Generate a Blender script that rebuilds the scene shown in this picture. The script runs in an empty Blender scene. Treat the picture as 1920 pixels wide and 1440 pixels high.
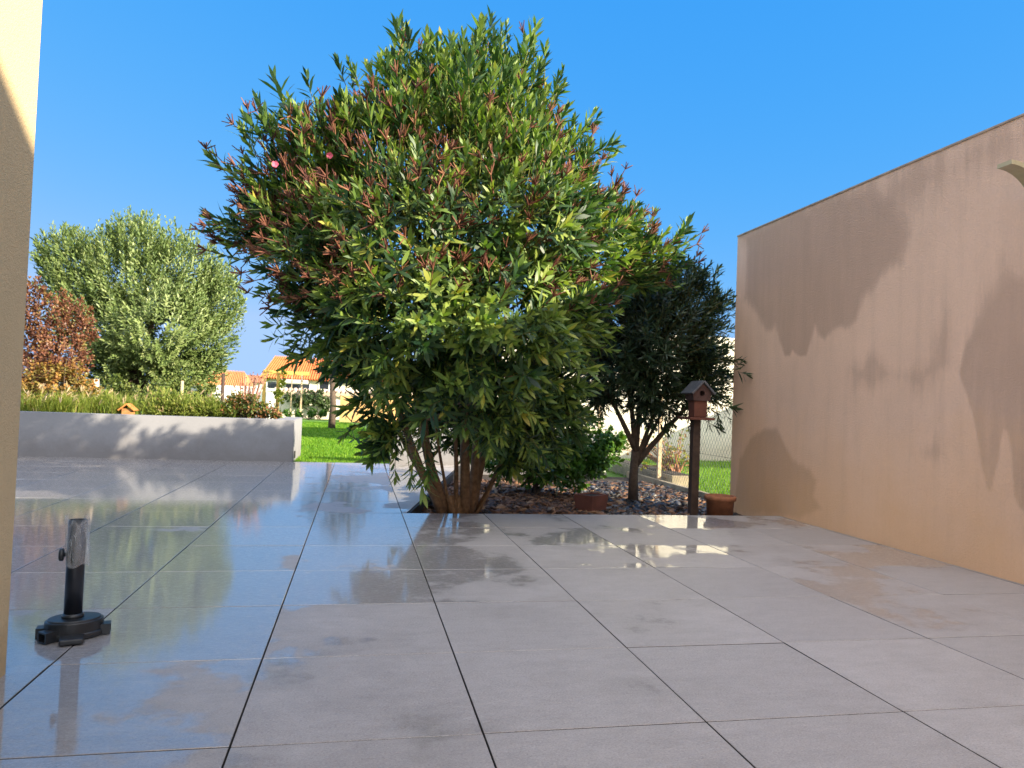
import bpy, bmesh, math, random
import numpy as np
from mathutils import Vector, Matrix

random.seed(7)
rng = np.random.default_rng(7)
C = bpy.context.scene.collection
scene = bpy.context.scene

# ---------------------------------------------------------------- camera
F_PX, EYE = 1390.8, 0.8258           # focal length in pixels of a 1920 px wide frame, eye height in metres
YAW, PITCH, ROLL = .2026, .0259, .038
def cam_axes():
    cy, sy = math.cos(YAW), math.sin(YAW); cp, sp = math.cos(PITCH), math.sin(PITCH)
    fwd = Vector((sy*cp, cy*cp, sp)); right = Vector((cy, -sy, 0)); up = right.cross(fwd)
    cr, sr = math.cos(ROLL), math.sin(ROLL)
    return cr*right + sr*up, -sr*right + cr*up, fwd
AR, AU, AF = cam_axes()
cam = bpy.data.cameras.new('camera')
cam_ob = bpy.data.objects.new('camera', cam); C.objects.link(cam_ob)
m = Matrix((AR, AU, -AF)).transposed().to_4x4(); m.translation = Vector((0, 0, EYE))
cam_ob.matrix_world = m
cam.sensor_width = 36; cam.lens = F_PX/1920*36
cam.clip_start = .05; cam.clip_end = 5000
cam.dof.use_dof = True; cam.dof.focus_distance = 2.6; cam.dof.aperture_fstop = 8.5
scene.camera = cam_ob

# ---------------------------------------------------------------- light
SUN = Vector((1, -.72, .45)).normalized()
EL = math.asin(SUN.z); AZ = math.atan2(SUN.x, SUN.y)
w = bpy.data.worlds.new('World'); scene.world = w; w.use_nodes = True
nt = w.node_tree; bg = nt.nodes['Background']
sky = nt.nodes.new('ShaderNodeTexSky'); sky.sky_type = 'NISHITA'; sky.sun_disc = False
sky.sun_elevation = EL; sky.sun_rotation = AZ; sky.air_density = .35; sky.dust_density = 0; sky.ozone_density = 3.5
# clear autumn sky: deep blue away from the sun, with an added white fill glow high behind the viewer to lift the shade
def wn(t): return nt.nodes.new('ShaderNode'+t)
def wmath(op, p, q):
    x = wn('Math'); x.operation = op
    for v, i in ((p, 0), (q, 1)):
        if isinstance(v, (int, float)): x.inputs[i].default_value = v
        else: nt.links.new(v, x.inputs[i])
    return x.outputs[0]
sep = wn('SeparateColor'); nt.links.new(sky.outputs[0], sep.inputs[0]); comb = wn('CombineColor')
for i, (pw, k) in enumerate(((1.20, 5.4), (.33, 1.80), (.06, 2.28))):
    nt.links.new(wmath('MINIMUM', wmath('MULTIPLY', wmath('POWER', wmath('MULTIPLY', sep.outputs[i], .15), pw), k), (.92, 1.42, 2.3)[i]), comb.inputs[i])
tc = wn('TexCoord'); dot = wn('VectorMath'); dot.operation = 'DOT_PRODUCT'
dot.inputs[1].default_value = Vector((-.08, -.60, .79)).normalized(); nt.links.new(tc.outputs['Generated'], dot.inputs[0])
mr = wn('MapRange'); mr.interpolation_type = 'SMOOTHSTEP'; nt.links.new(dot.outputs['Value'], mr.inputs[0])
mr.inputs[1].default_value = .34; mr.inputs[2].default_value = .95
fill_mix = wn('MixRGB'); nt.links.new(mr.outputs[0], fill_mix.inputs[0]); nt.links.new(comb.outputs[0], fill_mix.inputs[1])
fill_mix.inputs[2].default_value = (5.2, 5.2, 5.4, 1); nt.links.new(fill_mix.outputs[0], bg.inputs['Color'])
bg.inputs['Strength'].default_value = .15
sl = bpy.data.lights.new('sun', 'SUN'); sl.energy = 4.5; sl.angle = math.radians(.55); sl.color = (1, .87, .66)
so = bpy.data.objects.new('sun', sl); C.objects.link(so)
so.rotation_euler = (-SUN).to_track_quat('-Z', 'Y').to_euler()
scene.view_settings.view_transform = 'Standard'; scene.view_settings.look = 'None'
scene.view_settings.exposure = 1.62; scene.view_settings.gamma = 1
scene.cycles.max_bounces = 8; scene.cycles.transparent_max_bounces = 8
scene.cycles.use_denoising = True

# ---------------------------------------------------------------- helpers
def ray(x, y):
    return AF + AR*((x-960)/F_PX) + AU*((720-y)/F_PX)
def at(x, y, Y):
    d = ray(x, y); t = Y/d.y
    return Vector((d.x*t, Y, EYE + d.z*t))

def obj(name, me, mat=None, parent=None):
    if isinstance(me, bmesh.types.BMesh):
        b = me; me = bpy.data.meshes.new(name); b.to_mesh(me); b.free()
    o = bpy.data.objects.new(name, me); C.objects.link(o)
    if mat:
        for mm in (mat if isinstance(mat, (list, tuple)) else [mat]): me.materials.append(mm)
    if parent:
        o.parent = parent; o.matrix_parent_inverse = Matrix.Translation(-parent.location)
    return o
def tag(o, label=None, cat=None, group=None, kind=None):
    if label: o['label'] = label
    if cat: o['category'] = cat
    if group: o['group'] = group
    if kind: o['kind'] = kind
    return o
def empty(name, loc, label, cat, group=None):
    o = bpy.data.objects.new(name, None); C.objects.link(o); o.location = loc; o.empty_display_size = .1
    return tag(o, label, cat, group)
def smooth(o):
    o.data.polygons.foreach_set('use_smooth', [True]*len(o.data.polygons)); return o

def box(bm, lo, hi, bev=0, mat=None):
    lo, hi = Vector(lo), Vector(hi)
    r = bmesh.ops.create_cube(bm, size=1)['verts']
    s = hi - lo; c = (hi + lo)/2
    for v in r: v.co = Vector((v.co.x*s.x, v.co.y*s.y, v.co.z*s.z)) + c
    if mat is not None:
        for v in r: v.co = mat @ v.co
    if bev:
        es = list({e for v in r for e in v.link_edges})
        bmesh.ops.bevel(bm, geom=es, offset=bev, segments=2, affect='EDGES', profile=.6)
def NB(): return bmesh.new()
def one_box(lo, hi, bev=0, mat=None):
    b = NB(); box(b, lo, hi, bev, mat); return b
def lathe(bm, prof, c=(0, 0, 0), n=32, sx=1, sy=1, rot=0):
    c = Vector(c); rings = []
    cr, sr = math.cos(rot), math.sin(rot)
    for r, z in prof:
        ring = []
        for k in range(n):
            a = 2*math.pi*k/n; x, y = r*math.cos(a)*sx, r*math.sin(a)*sy
            ring.append(bm.verts.new(c + Vector((x*cr-y*sr, x*sr+y*cr, z))))
        rings.append(ring)
    for a, b in zip(rings, rings[1:]):
        for k in range(n): bm.faces.new((a[k], a[(k+1) % n], b[(k+1) % n], b[k]))
    if prof[0][0] > 1e-5: bm.faces.new(list(reversed(rings[0])))
    if prof[-1][0] > 1e-5: bm.faces.new(rings[-1])
def tube(bm, pts, rad, n=8, caps=True):
    pts = [Vector(p) for p in pts]
    if not isinstance(rad, (list, tuple)): rad = [rad]*len(pts)
    rings = []; ref = Vector((.13, .97, .2)).normalized()
    for i, p in enumerate(pts):
        t = (pts[min(i+1, len(pts)-1)] - pts[max(i-1, 0)]).normalized()
        u = t.cross(ref)
        if u.length < 1e-3: u = t.cross(Vector((1, 0, 0)))
        u.normalize(); v = t.cross(u)
        rings.append([bm.verts.new(p + rad[i]*(math.cos(2*math.pi*k/n)*u + math.sin(2*math.pi*k/n)*v)) for k in range(n)])
    for a, b in zip(rings, rings[1:]):
        for k in range(n):
            f = bm.faces.new((a[k], a[(k+1) % n], b[(k+1) % n], b[k])); f.smooth = True
    if caps:
        bm.faces.new(list(reversed(rings[0]))); bm.faces.new(rings[-1])

def raw_mesh(name, V, faces_flat, sizes, tint=None):
    """fast mesh from numpy arrays; tint = per-vertex float in 0..1"""
    me = bpy.data.meshes.new(name)
    me.vertices.add(len(V)); me.vertices.foreach_set('co', np.asarray(V, np.float32).ravel())
    me.loops.add(len(faces_flat)); me.loops.foreach_set('vertex_index', np.asarray(faces_flat, np.int32))
    sizes = np.asarray(sizes, np.int32); starts = np.concatenate([[0], np.cumsum(sizes)[:-1]]).astype(np.int32)
    me.polygons.add(len(sizes)); me.polygons.foreach_set('loop_start', starts)
    me.polygons.foreach_set('loop_total', sizes)
    if tint is not None:
        a = me.attributes.new('tint', 'FLOAT', 'POINT'); a.data.foreach_set('value', np.asarray(tint, np.float32))
    me.update(calc_edges=True)
    return me

def nrm(a): return a/np.maximum(np.linalg.norm(a, axis=-1, keepdims=True), 1e-9)

def leaves(name, P, D, Nn, L, W, tint, curl=.16, fold=.22):
    """lanceolate leaves: base P, direction D, upper-side normal Nn, length L, width W"""
    n = len(P); D = nrm(D); S = nrm(np.cross(D, Nn)); U = nrm(np.cross(S, D))
    L = L[:, None]; W = W[:, None]
    def cs(t, wf): 
        c = P + D*L*t - U*L*curl*t*t
        return c + S*W*wf*.5 + U*W*fold*wf*.5, c - S*W*wf*.5 + U*W*fold*wf*.5
    b = P; l1, r1 = cs(.3, .82); l2, r2 = cs(.66, .96)
    tip = P + D*L - U*L*curl
    V = np.stack([b, l1, r1, l2, r2, tip], 1).reshape(-1, 3)
    o = (np.arange(n)*6)[:, None]
    f = np.concatenate([o+np.array([[0, 2, 1]]), o+np.array([[1, 2, 4, 3]]), o+np.array([[3, 4, 5]])], 1).ravel()
    sizes = np.tile([3, 4, 3], n)
    return raw_mesh(name, V, f, sizes, np.repeat(tint, 6))

def twig_mesh(name, A, B, ra, rb, tint):
    n = len(A); D = nrm(B-A); ref = np.tile(np.array([[.31, .2, .93]]), (n, 1)); U = nrm(np.cross(D, ref)); W = np.cross(D, U)
    V = []
    for c, r in ((A, ra), (B, rb)):
        for k in range(3):
            a = 2*math.pi*k/3; V.append(c + r*(math.cos(a)*U + math.sin(a)*W))
    V = np.stack(V, 1).reshape(-1, 3); o = (np.arange(n)*6)[:, None]
    f = np.concatenate([o+np.array([[k, (k+1) % 3, 3+(k+1) % 3, 3+k]]) for k in range(3)], 1).ravel()
    return raw_mesh(name, V, f, np.full(3*n, 4), np.repeat(tint, 6))

# ---------------------------------------------------------------- materials
class M_:
    def __init__(s, name):
        s.m = bpy.data.materials.new(name); s.m.use_nodes = True; s.t = s.m.node_tree
        s.p = s.t.nodes['Principled BSDF']; s.out = s.t.nodes['Material Output']
    def n(s, typ, **kw):
        x = s.t.nodes.new('ShaderNode'+typ)
        for k, v in kw.items():
            if k in x.inputs.keys(): x.inputs[k].default_value = v
            else: setattr(x, k, v)
        return x
    def l(s, a, b): s.t.links.new(a, b)
    def noise(s, scale, detail=6, rough=.6, vec=None, dist=0):
        x = s.n('TexNoise', Scale=scale, Detail=detail, Roughness=rough, Distortion=dist)
        s.l(vec if vec else s.co(), x.inputs['Vector']); return x.outputs['Fac']
    def co(s):
        if not hasattr(s, '_co'): s._co = s.n('TexCoord').outputs['Object']
        return s._co
    def stretch(s, sc):
        x = s.n('Mapping'); x.inputs['Scale'].default_value = sc; s.l(s.co(), x.inputs['Vector']); return x.outputs[0]
    def ramp(s, fac, stops):
        x = s.n('ValToRGB'); e = x.color_ramp.elements
        while len(e) < len(stops): e.new(.5)
        for el, (p, c) in zip(e, stops):
            el.position = p; el.color = (*c, 1) if not isinstance(c, (int, float)) else (c, c, c, 1)
        s.l(fac, x.inputs[0]); return x.outputs[0]
    def mix(s, fac, a, b, mode='MIX'):
        x = s.n('MixRGB', blend_type=mode)
        for v, i in ((fac, 0), (a, 1), (b, 2)):
            if isinstance(v, (int, float)): x.inputs[i].default_value = v if i == 0 else (v, v, v, 1)
            elif isinstance(v, tuple): x.inputs[i].default_value = (*v, 1)
            else: s.l(v, x.inputs[i])
        return x.outputs[0]
    def math(s, op, a, b=0.):
        x = s.n('Math', operation=op)
        for v, i in ((a, 0), (b, 1)):
            if isinstance(v, (int, float)): x.inputs[i].default_value = v
            else: s.l(v, x.inputs[i])
        return x.outputs[0]
    def attr(s, name): return s.n('Attribute', attribute_name=name).outputs['Fac']
    def bump(s, h, strength=.3, dist=.01, to=('Normal',)):
        x = s.n('Bump', Strength=strength, Distance=dist); s.l(h, x.inputs['Height'])
        for k in to: s.l(x.outputs[0], s.p.inputs[k])
    def set(s, **kw):
        for k, v in kw.items():
            i = s.p.inputs[k.replace('_', ' ')]
            if isinstance(v, tuple): i.default_value = (*v, 1)
            elif isinstance(v, (int, float)): i.default_value = v
            else: s.l(v, i)
        return s

def plain(name, col, rough=.7, var=.25, scale=12, bump=.15, bscale=80, metal=0., bdist=.004):
    M = M_(name); f = M.noise(scale, 8, .65)
    lo = tuple(c*(1-var) for c in col); hi = tuple(min(1, c*(1+var)) for c in col)
    M.set(Base_Color=M.ramp(f, [(.3, lo), (.7, hi)]), Roughness=rough, Metallic=metal)
    if bump: M.bump(M.noise(bscale, 4), bump, bdist)
    return M.m
def leafmat(name, stops, rough=.42, trans=.3, spec=.45, tcol=None):
    M = M_(name); c = M.ramp(M.attr('tint'), stops)
    M.set(Base_Color=c, Roughness=rough); M.p.inputs['Specular IOR Level'].default_value = spec
    tr = M.n('BsdfTranslucent')
    M.l(M.mix(1., c, tcol or (1.25, 1.15, .45), 'MULTIPLY'), tr.inputs['Color'])
    mx = M.n('MixShader'); mx.inputs[0].default_value = trans
    M.l(M.p.outputs[0], mx.inputs[1]); M.l(tr.outputs[0], mx.inputs[2]); M.l(mx.outputs[0], M.out.inputs[0])
    return M.m

# terrace porcelain: matt grey stoneware with rain water lying on part of it
def tile_material():
    M = M_('wet_stoneware')
    t = M.attr('tint')
    n1 = M.noise(1.5, 7, .62); n2 = M.noise(34, 8, .8, M.stretch((1, 1.9, 1))); n3 = M.noise(7, 8, .7, M.stretch((1, 2.5, 1)))
    speck = M.noise(150, 4, .75, M.stretch((1, 2.2, 1)))
    base = M.ramp(M.mix(.5, n3, n2), [(.32, (.30, .275, .262)), (.5, (.385, .355, .34)), (.68, (.455, .425, .41))])
    base = M.mix(M.ramp(speck, [(.53, 0.), (.68, .75)]), base, (.58, .54, .52))
    base = M.mix(M.ramp(speck, [(.32, .85), (.47, 0.)]), base, (.19, .17, .16))
    base = M.mix(1., base, M.ramp(t, [(0, .90), (1, 1.06)]), 'MULTIPLY')
    sep = M.n('SeparateXYZ'); M.l(M.co(), sep.inputs[0])
    # the left and the far side lie lower, so more water stands there
    side = M.n('MapRange'); M.l(sep.outputs[0], side.inputs[0])
    side.inputs[1].default_value = -.9; side.inputs[2].default_value = 1.0; side.inputs[3].default_value = .155; side.inputs[4].default_value = -.12
    far = M.n('MapRange'); M.l(sep.outputs[1], far.inputs[0])
    far.inputs[1].default_value = 2.4; far.inputs[2].default_value = 4.2; far.inputs[3].default_value = -.03; far.inputs[4].default_value = .07
    wetf = M.math('ADD', M.math('ADD', n1, M.math('ADD', side.outputs[0], far.outputs[0])), M.math('MULTIPLY', M.math('SUBTRACT', t, .5), .20))
    wetf = M.math('ADD', wetf, M.math('MULTIPLY', M.math('SUBTRACT', n2, .5), .10))
    wet = M.ramp(wetf, [(.49, 0.), (.535, 1.)])
    damp = M.ramp(wetf, [(.38, 0.), (.60, 1.)])
    dark = M.mix(damp, base, M.mix(1., base, .76, 'MULTIPLY'))
    M.set(Base_Color=dark, Roughness=M.ramp(damp, [(0, .44), (1, .32)]))
    M.p.inputs['Specular IOR Level'].default_value = .5
    M.l(M.mix(1., M.ramp(wet, [(0, .0), (1, 1.)]), M.ramp(n2, [(.50, 1.), (.64, .30)]), 'MULTIPLY'), M.p.inputs['Coat Weight'])
    M.p.inputs['Coat Roughness'].default_value = .035
    M.p.inputs['Coat IOR'].default_value = 1.78
    h = M.mix(.5, M.noise(95, 6, .75, M.stretch((1, 2.0, 1))), M.noise(30, 4, .6, M.stretch((1, 2.4, 1))))
    b1 = M.n('Bump', Strength=1., Distance=.005); M.l(h, b1.inputs['Height']); M.l(b1.outputs[0], M.p.inputs['Normal'])
    h2 = M.noise(26, 3, .55, M.stretch((1, 2.6, 1)))
    b2 = M.n('Bump', Strength=.055, Distance=.004); M.l(h2, b2.inputs['Height']); M.l(b2.outputs[0], M.p.inputs['Coat Normal'])
    return M.m
def render_mat(name, dry, damp, attr=None, grain=.5, foot=None):
    M = M_(name)
    f = M.mix(.35, M.noise(1.3, 6, .6), M.noise(60, 4, .7))
    d = M.ramp(f, [(.3, tuple(c*.88 for c in dry)), (.7, tuple(min(.95, c*1.08) for c in dry))])
    if attr:
        runs = M.noise(3.6, 7, .68, M.stretch((1, 2.6, .30))); blot = M.noise(2.1, 5, .6)
        d = M.mix(M.ramp(runs, [(.48, 0.), (.72, .38)]), d, M.mix(1., d, .80, 'MULTIPLY'))
        k = M.math('ADD', M.attr(attr), M.math('MULTIPLY', M.math('SUBTRACT', M.mix(.35, runs, blot), .5), .75))
        fac = M.ramp(k, [(.36, 0.), (.46, .30), (.50, .60), (.62, 1.)])
        w2 = M.ramp(M.mix(.5, f, runs), [(.3, tuple(c*.86 for c in damp)), (.7, tuple(c*1.1 for c in damp))])
        d = M.mix(fac, d, w2)
        sp = M.n('SeparateXYZ'); M.l(M.co(), sp.inputs[0])      # warm bounce light painted into the colour at the foot of the wall
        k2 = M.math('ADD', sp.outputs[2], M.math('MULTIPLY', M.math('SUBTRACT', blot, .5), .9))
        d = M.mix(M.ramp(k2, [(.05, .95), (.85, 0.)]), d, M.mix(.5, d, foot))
    else:                                                          # faint grime near the ground
        sp = M.n('SeparateXYZ'); M.l(M.co(), sp.inputs[0])
        k2 = M.math('ADD', sp.outputs[2], M.math('MULTIPLY', M.math('SUBTRACT', M.noise(4, 7, .7), .5), .8))
        d = M.mix(M.ramp(k2, [(.02, .45), (.35, 0.)]), d, M.mix(1., d, (.55, .47, .40), 'MULTIPLY'))
    M.set(Base_Color=d, Roughness=.9); M.p.inputs['Specular IOR Level'].default_value = .2
    M.bump(M.mix(.5, M.noise(85, 4, .65), M.noise(260, 2, .5)), grain, .012)
    return M.m

mat_tile = tile_material()
mat_joint = plain('dark_joint', (.035, .033, .032), .9)
mat_bed_shade = plain('bed_shade_black', (.012, .012, .013), .7)
mat_cream = render_mat('cream_render', (.60, .455, .26), (.5, .4, .3), None, .45)
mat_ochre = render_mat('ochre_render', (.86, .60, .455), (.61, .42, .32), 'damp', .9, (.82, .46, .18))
mat_greywall = render_mat('grey_render', (.266, .266, .282), (.5, .45, .45), None, .2)
mat_white = render_mat('white_render', (.80, .74, .62), (.6, .6, .6), None, .2)
mat_whitepaint = plain('white_paint', (.80, .79, .76), .5, .05, 8, .05)
mat_soil = plain('soil', (.035, .024, .017), .95, .5, 30, .8, 60, bdist=.02)
mat_black = plain('black_plastic', (.016, .018, .021), .38, .25, 40, .12, 300, bdist=.001)
mat_terra = plain('terracotta', (.125, .042, .026), .8, .25, 14, .2, 120)
mat_terra2 = plain('old_terracotta', (.27, .105, .05), .85, .3, 18, .25, 90)
mat_wood = plain('brown_wood', (.055, .032, .022), .8, .35, 20, .3, 60)
mat_bark = plain('grey_brown_bark', (.24, .14, .075), .9, .45, 22, .8, 70, bdist=.01)
mat_bark2 = plain('dark_bark', (.10, .07, .05), .9, .4, 25, .8, 70, bdist=.01)
mat_steel = plain('beige_enamel', (.46, .41, .27), .32, .08, 30, .05, 200)
mat_slateroof = plain('grey_slate', (.09, .095, .11), .6, .35, 20, .3, 60)
mat_rooftile = plain('orange_roof_tile', (.62, .19, .055), .8, .22, 5, .3, 40, bdist=.02)
mat_timber = plain('pale_timber', (.50, .38, .24), .8, .25, 14, .3, 60)
mat_yellowwood = plain('golden_timber', (.62, .38, .09), .75, .25, 14, .3, 60)
mat_glass = plain('dark_window', (.02, .025, .035), .12, .2, 2, 0)
mat_awning = plain('grey_awning', (.42, .40, .37), .8, .1, 6, .1)
mat_wire = plain('galvanised_wire', (.16, .17, .16), .5, .2, 30, 0, metal=.4)
mat_concrete = plain('weathered_concrete', (.33, .27, .18), .9, .35, 9, .4, 60, bdist=.01)

# ---------------------------------------------------------------- setting: ground, terrace
S = .6
GX = lambda c: S*(c - 1.4341)
GY = lambda r: S*(r + 3.0689)
Y6 = GY(6)                       # front edge of the planting bed
XW = 3.365                       # face of the ochre wall
YL = 9.53                        # lawn edge and front of the low walls
BED = (Vector((.37, Y6)), Vector((1.30, YL)))   # slanting left edge of the bed

def grass_ground(name, c1, c2):
    M = M_(name); f = M.mix(.5, M.noise(.5, 6, .6), M.noise(30, 6, .7))
    M.set(Base_Color=M.ramp(f, [(.3, c1), (.7, c2)]), Roughness=.9); M.bump(M.noise(90, 3), .8, .03); return M.m
mat_lawn = grass_ground('lawn_turf', (.06, .16, .012), (.13, .27, .022))

b = NB()
box(b, (-6.2, -7, -.16), (XW, Y6-.012, -.022))
tag(obj('terrace_base', b, mat_joint), kind='structure')
def clip(poly, p, q):            # keep the part left of the line p -> q
    out = []
    side = lambda a: (q.x-p.x)*(a[1]-p.y) - (q.y-p.y)*(a[0]-p.x)
    for i in range(len(poly)):
        a, c = poly[i], poly[(i+1) % len(poly)]; sa, sc = side(a), side(c)
        if sa >= 0: out.append(a)
        if sa*sc < 0:
            t = sa/(sa-sc); out.append((a[0]+(c[0]-a[0])*t, a[1]+(c[1]-a[1])*t))
    return out
bt = NB(); lay = bt.verts.layers.float.new('tint')
G = .0023
for c in range(-8, 8):
    for r in range(-12, 13):
        x0, x1, y0, y1 = GX(c)+G, GX(c+1)-G, GY(r)+G, GY(r+1)-G
        x1 = min(x1, XW-.004); y1 = min(y1, YL+.03)
        if x0 > x1-.01 or y0 > y1-.01: continue
        poly = [(x0, y0), (x1, y0), (x1, y1), (x0, y1)]
        if r >= 6: poly = clip(poly, BED[0], BED[1])
        if len(poly) < 3: continue
        cx, cy = (x0+x1)/2, (y0+y1)/2
        tx, ty, tz = random.gauss(0, .0011), random.gauss(0, .0011), random.gauss(0, .0003)
        t = random.random()
        B_ = .0013
        ctr = Vector((sum(p[0] for p in poly)/len(poly), sum(p[1] for p in poly)/len(poly)))
        H = lambda x, y: (x-cx)*tx + (y-cy)*ty + tz
        top, mid, bot = [], [], []
        for x, y in poly:
            d = (ctr - Vector((x, y))); d = d.normalized()*B_*1.4
            top.append(bt.verts.new((x+d.x, y+d.y, H(x, y)))); mid.append(bt.verts.new((x, y, H(x, y)-B_))); bot.append(bt.verts.new((x, y, -.02)))
        for v in top+mid+bot: v[lay] = t
        bt.faces.new(top)
        n = len(poly)
        for ra, rb in ((top, mid), (mid, bot)):
            for k in range(n): bt.faces.new((rb[k], rb[(k+1) % n], ra[(k+1) % n], ra[k])).material_index = int(ra is mid)
terr = obj('terrace', bt, [mat_tile, mat_joint]); tag(terr, kind='structure')
# base under the far tongue of the terrace, which meets the painted shade strip along the bed
b = NB()
vs = [b.verts.new((x, y, z)) for z in (-.16, -.022) for x, y in ((-6.2, Y6-.010), (.355, Y6-.010), (1.285, YL+.03), (-6.2, YL+.03))]
for f in ((3, 2, 1, 0), (4, 5, 6, 7), (0, 1, 5, 4), (1, 2, 6, 5), (2, 3, 7, 6), (3, 0, 4, 7)): b.faces.new([vs[i] for i in f])
tag(obj('terrace_base', b, mat_joint), kind='structure')

b = NB()
for lo, hi in (((-3000, -3000, -.3), (3000, 3000, -.145)),): box(b, lo, hi)
tag(obj('ground', b, mat_lawn), kind='structure')
b = one_box((-14, YL+.035, -.25), (2.4, 75, -.03)); tag(obj('lawn', b, mat_lawn), kind='structure')
b = NB()
vs = [b.verts.new((x, y, z)) for z in (-.2, -.115) for x, y in ((.39, Y6-.008), (3.58, Y6-.008), (3.58, YL), (1.31, YL))]
for f in ((3, 2, 1, 0), (4, 5, 6, 7), (0, 1, 5, 4), (1, 2, 6, 5), (2, 3, 7, 6), (3, 0, 4, 7)): b.faces.new([vs[i] for i in f])
tag(obj('bed_soil', b, mat_soil), kind='structure')
b = one_box((-9, YL+.205, -.2), (-1.0, 10.84, .33)); box(b, (-9, 10.845, -.2), (-2.1, 17, .326)); tag(obj('raised_bed_soil', b, mat_soil), kind='structure')

def polybar(p, q, wdt, z0, z1):
    p, q = Vector(p), Vector(q); d = (q-p).normalized(); nn = Vector((-d.y, d.x))*wdt
    b = NB(); vs = [b.verts.new((a.x, a.y, z)) for z in (z0, z1) for a in (p, p-nn, q-nn, q)]
    for f in ((0, 1, 2, 3), (7, 6, 5, 4), (4, 5, 1, 0), (5, 6, 2, 1), (6, 7, 3, 2), (7, 4, 0, 3)): b.faces.new([vs[i] for i in f])
    bmesh.ops.recalc_face_normals(b, faces=b.faces); return b
tag(obj('bed_shade_strip', polybar(BED[0]+Vector((.004, .02)), BED[1]+Vector((.004, -.02)), .02, -.14, -.006), mat_bed_shade),  # black strip stands for the shade inside the sunken bed, no real board
    'near-black strip standing for the shade inside the slanting side of the planting bed', 'edging')

# ---------------------------------------------------------------- walls
# ochre wall on the right: grid mesh carrying the damp stains as an attribute in wall coordinates
WY0, WY1, WZ0, WZ1 = -6.0, 6.27, -.14, 2.44
def on_wall(x, y):
    d = ray(x, y); t = XW/d.x; return (d.y*t, EYE + d.z*t)
stains = [
 # (outline, strength, edge softness in metres, extra softness higher up): patch with runs, lower mound, long run, soft clouds
 ([(1391,440),(1400,470),(1395,560),(1420,590),(1436,616),(1446,622),(1454,606),(1463,640),(1471,668),(1480,668),(1486,656),(1499,668),(1512,668),(1520,640),(1528,612),(1537,632),(1545,638),(1560,618),(1592,612),(1605,598),(1617,560),(1640,535),(1662,512),(1690,490),(1700,440),(1680,370),(1640,340),(1550,370)], .80, .05, .30),
 ([(1391,430),(1400,520),(1450,540),(1560,500),(1680,420),(1800,380),(1990,300),(1990,150)], .56, .6, 0),
 ([(1385,860),(1405,820),(1430,802),(1455,800),(1470,825),(1490,862),(1520,880),(1533,900),(1528,930),(1545,955),(1500,975),(1440,965),(1375,960)], .66, .10, 0),
 ([(1795,700),(1806,730),(1820,780),(1832,830),(1838,880),(1848,925),(1862,925),(1872,880),(1880,830),(1886,812),(1893,850),(1898,930),(1910,960),(1960,960),(1980,600),(1960,480),(1880,470),(1830,560)], .60, .05, .8),
 ([(1590,690),(1640,640),(1690,690),(1740,660),(1760,560),(1800,560),(1800,700),(1760,720),(1730,770),(1690,720),(1640,745),(1600,730)], .52, .22, 0),
 ([(1700,850),(1760,800),(1790,860),(1760,880),(1720,870)], .48, .2, 0),
]
ny, nz = 620, 150
ys = np.concatenate([np.linspace(WY0, 2.6, 60)[:-1], np.linspace(2.6, WY1, 300)]); zs = np.linspace(WZ0, WZ1, nz)
YY, ZZ = np.meshgrid(ys, zs)
def inside_dist(poly, Y, Z):
    """signed distance to polygon, positive inside (metres)"""
    P = np.array(poly); ins = np.zeros(Y.shape, bool); dmin = np.full(Y.shape, 1e9)
    for i in range(len(P)):
        (ay, az), (by, bz) = P[i], P[(i+1) % len(P)]
        cond = ((az > Z) != (bz > Z)) & (Y < (by-ay)*(Z-az)/((bz-az) if abs(bz-az) > 1e-9 else 1e-9) + ay)
        ins ^= cond
        L2 = (by-ay)**2 + (bz-az)**2 + 1e-12
        t = np.clip(((Y-ay)*(by-ay) + (Z-az)*(bz-az))/L2, 0, 1)
        dmin = np.minimum(dmin, np.hypot(Y-ay-t*(by-ay), Z-az-t*(bz-az)))
    return np.where(ins, dmin, -dmin)
damp = np.full(YY.shape, .18)
for poly, st, soft, hi in stains:
    pw = [on_wall(*p) for p in poly]
    d = inside_dist(pw, YY, ZZ)
    sf = soft + hi*np.clip((ZZ-1.25)/.9, 0, 1)
    damp = np.maximum(damp, .18 + (st-.18)*np.clip(.5 + d/sf, 0, 1))
damp[:, ys < 2.6] = .5
nyy = len(ys)
V = np.stack([np.full(YY.size, XW), YY.ravel(), ZZ.ravel()], 1)
idx = np.arange(V.shape[0]).reshape(nz, nyy)
q = np.stack([idx[:-1, :-1], idx[1:, :-1], idx[1:, 1:], idx[:-1, 1:]], -1).reshape(-1)
me = raw_mesh('wall', V, q, np.full(len(q)//4, 4))
a = me.attributes.new('damp', 'FLOAT', 'POINT'); a.data.foreach_set('value', damp.ravel().astype(np.float32))
bm = NB(); bm.from_mesh(me)
lay = bm.verts.layers.float.get('damp')
n0 = len(bm.verts)
vs = [bm.verts.new((x, y, z)) for x in (XW, XW+.2) for y, z in ((WY0, WZ0), (WY1, WZ0), (WY1, WZ1), (WY0, WZ1))]
for v in vs: v[lay] = .5
for f in ((4, 5, 6, 7), (0, 4, 7, 3), (1, 2, 6, 5), (3, 7, 6, 2), (0, 1, 5, 4)): bm.faces.new([vs[i] for i in f])
rw = empty('rendered_wall', (XW+.1, 2, 0), 'tall ochre rendered boundary wall with damp stains at the right of the terrace', 'wall')
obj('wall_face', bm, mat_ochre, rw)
b = NB(); box(b, (XW-.006, WY0, WZ1+.0), (XW+.206, WY1+.006, WZ1+.014), .003)
obj('coping', b, plain('grey_coping', (.36, .28, .22), .85, .3, 10, .3), rw)

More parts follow.
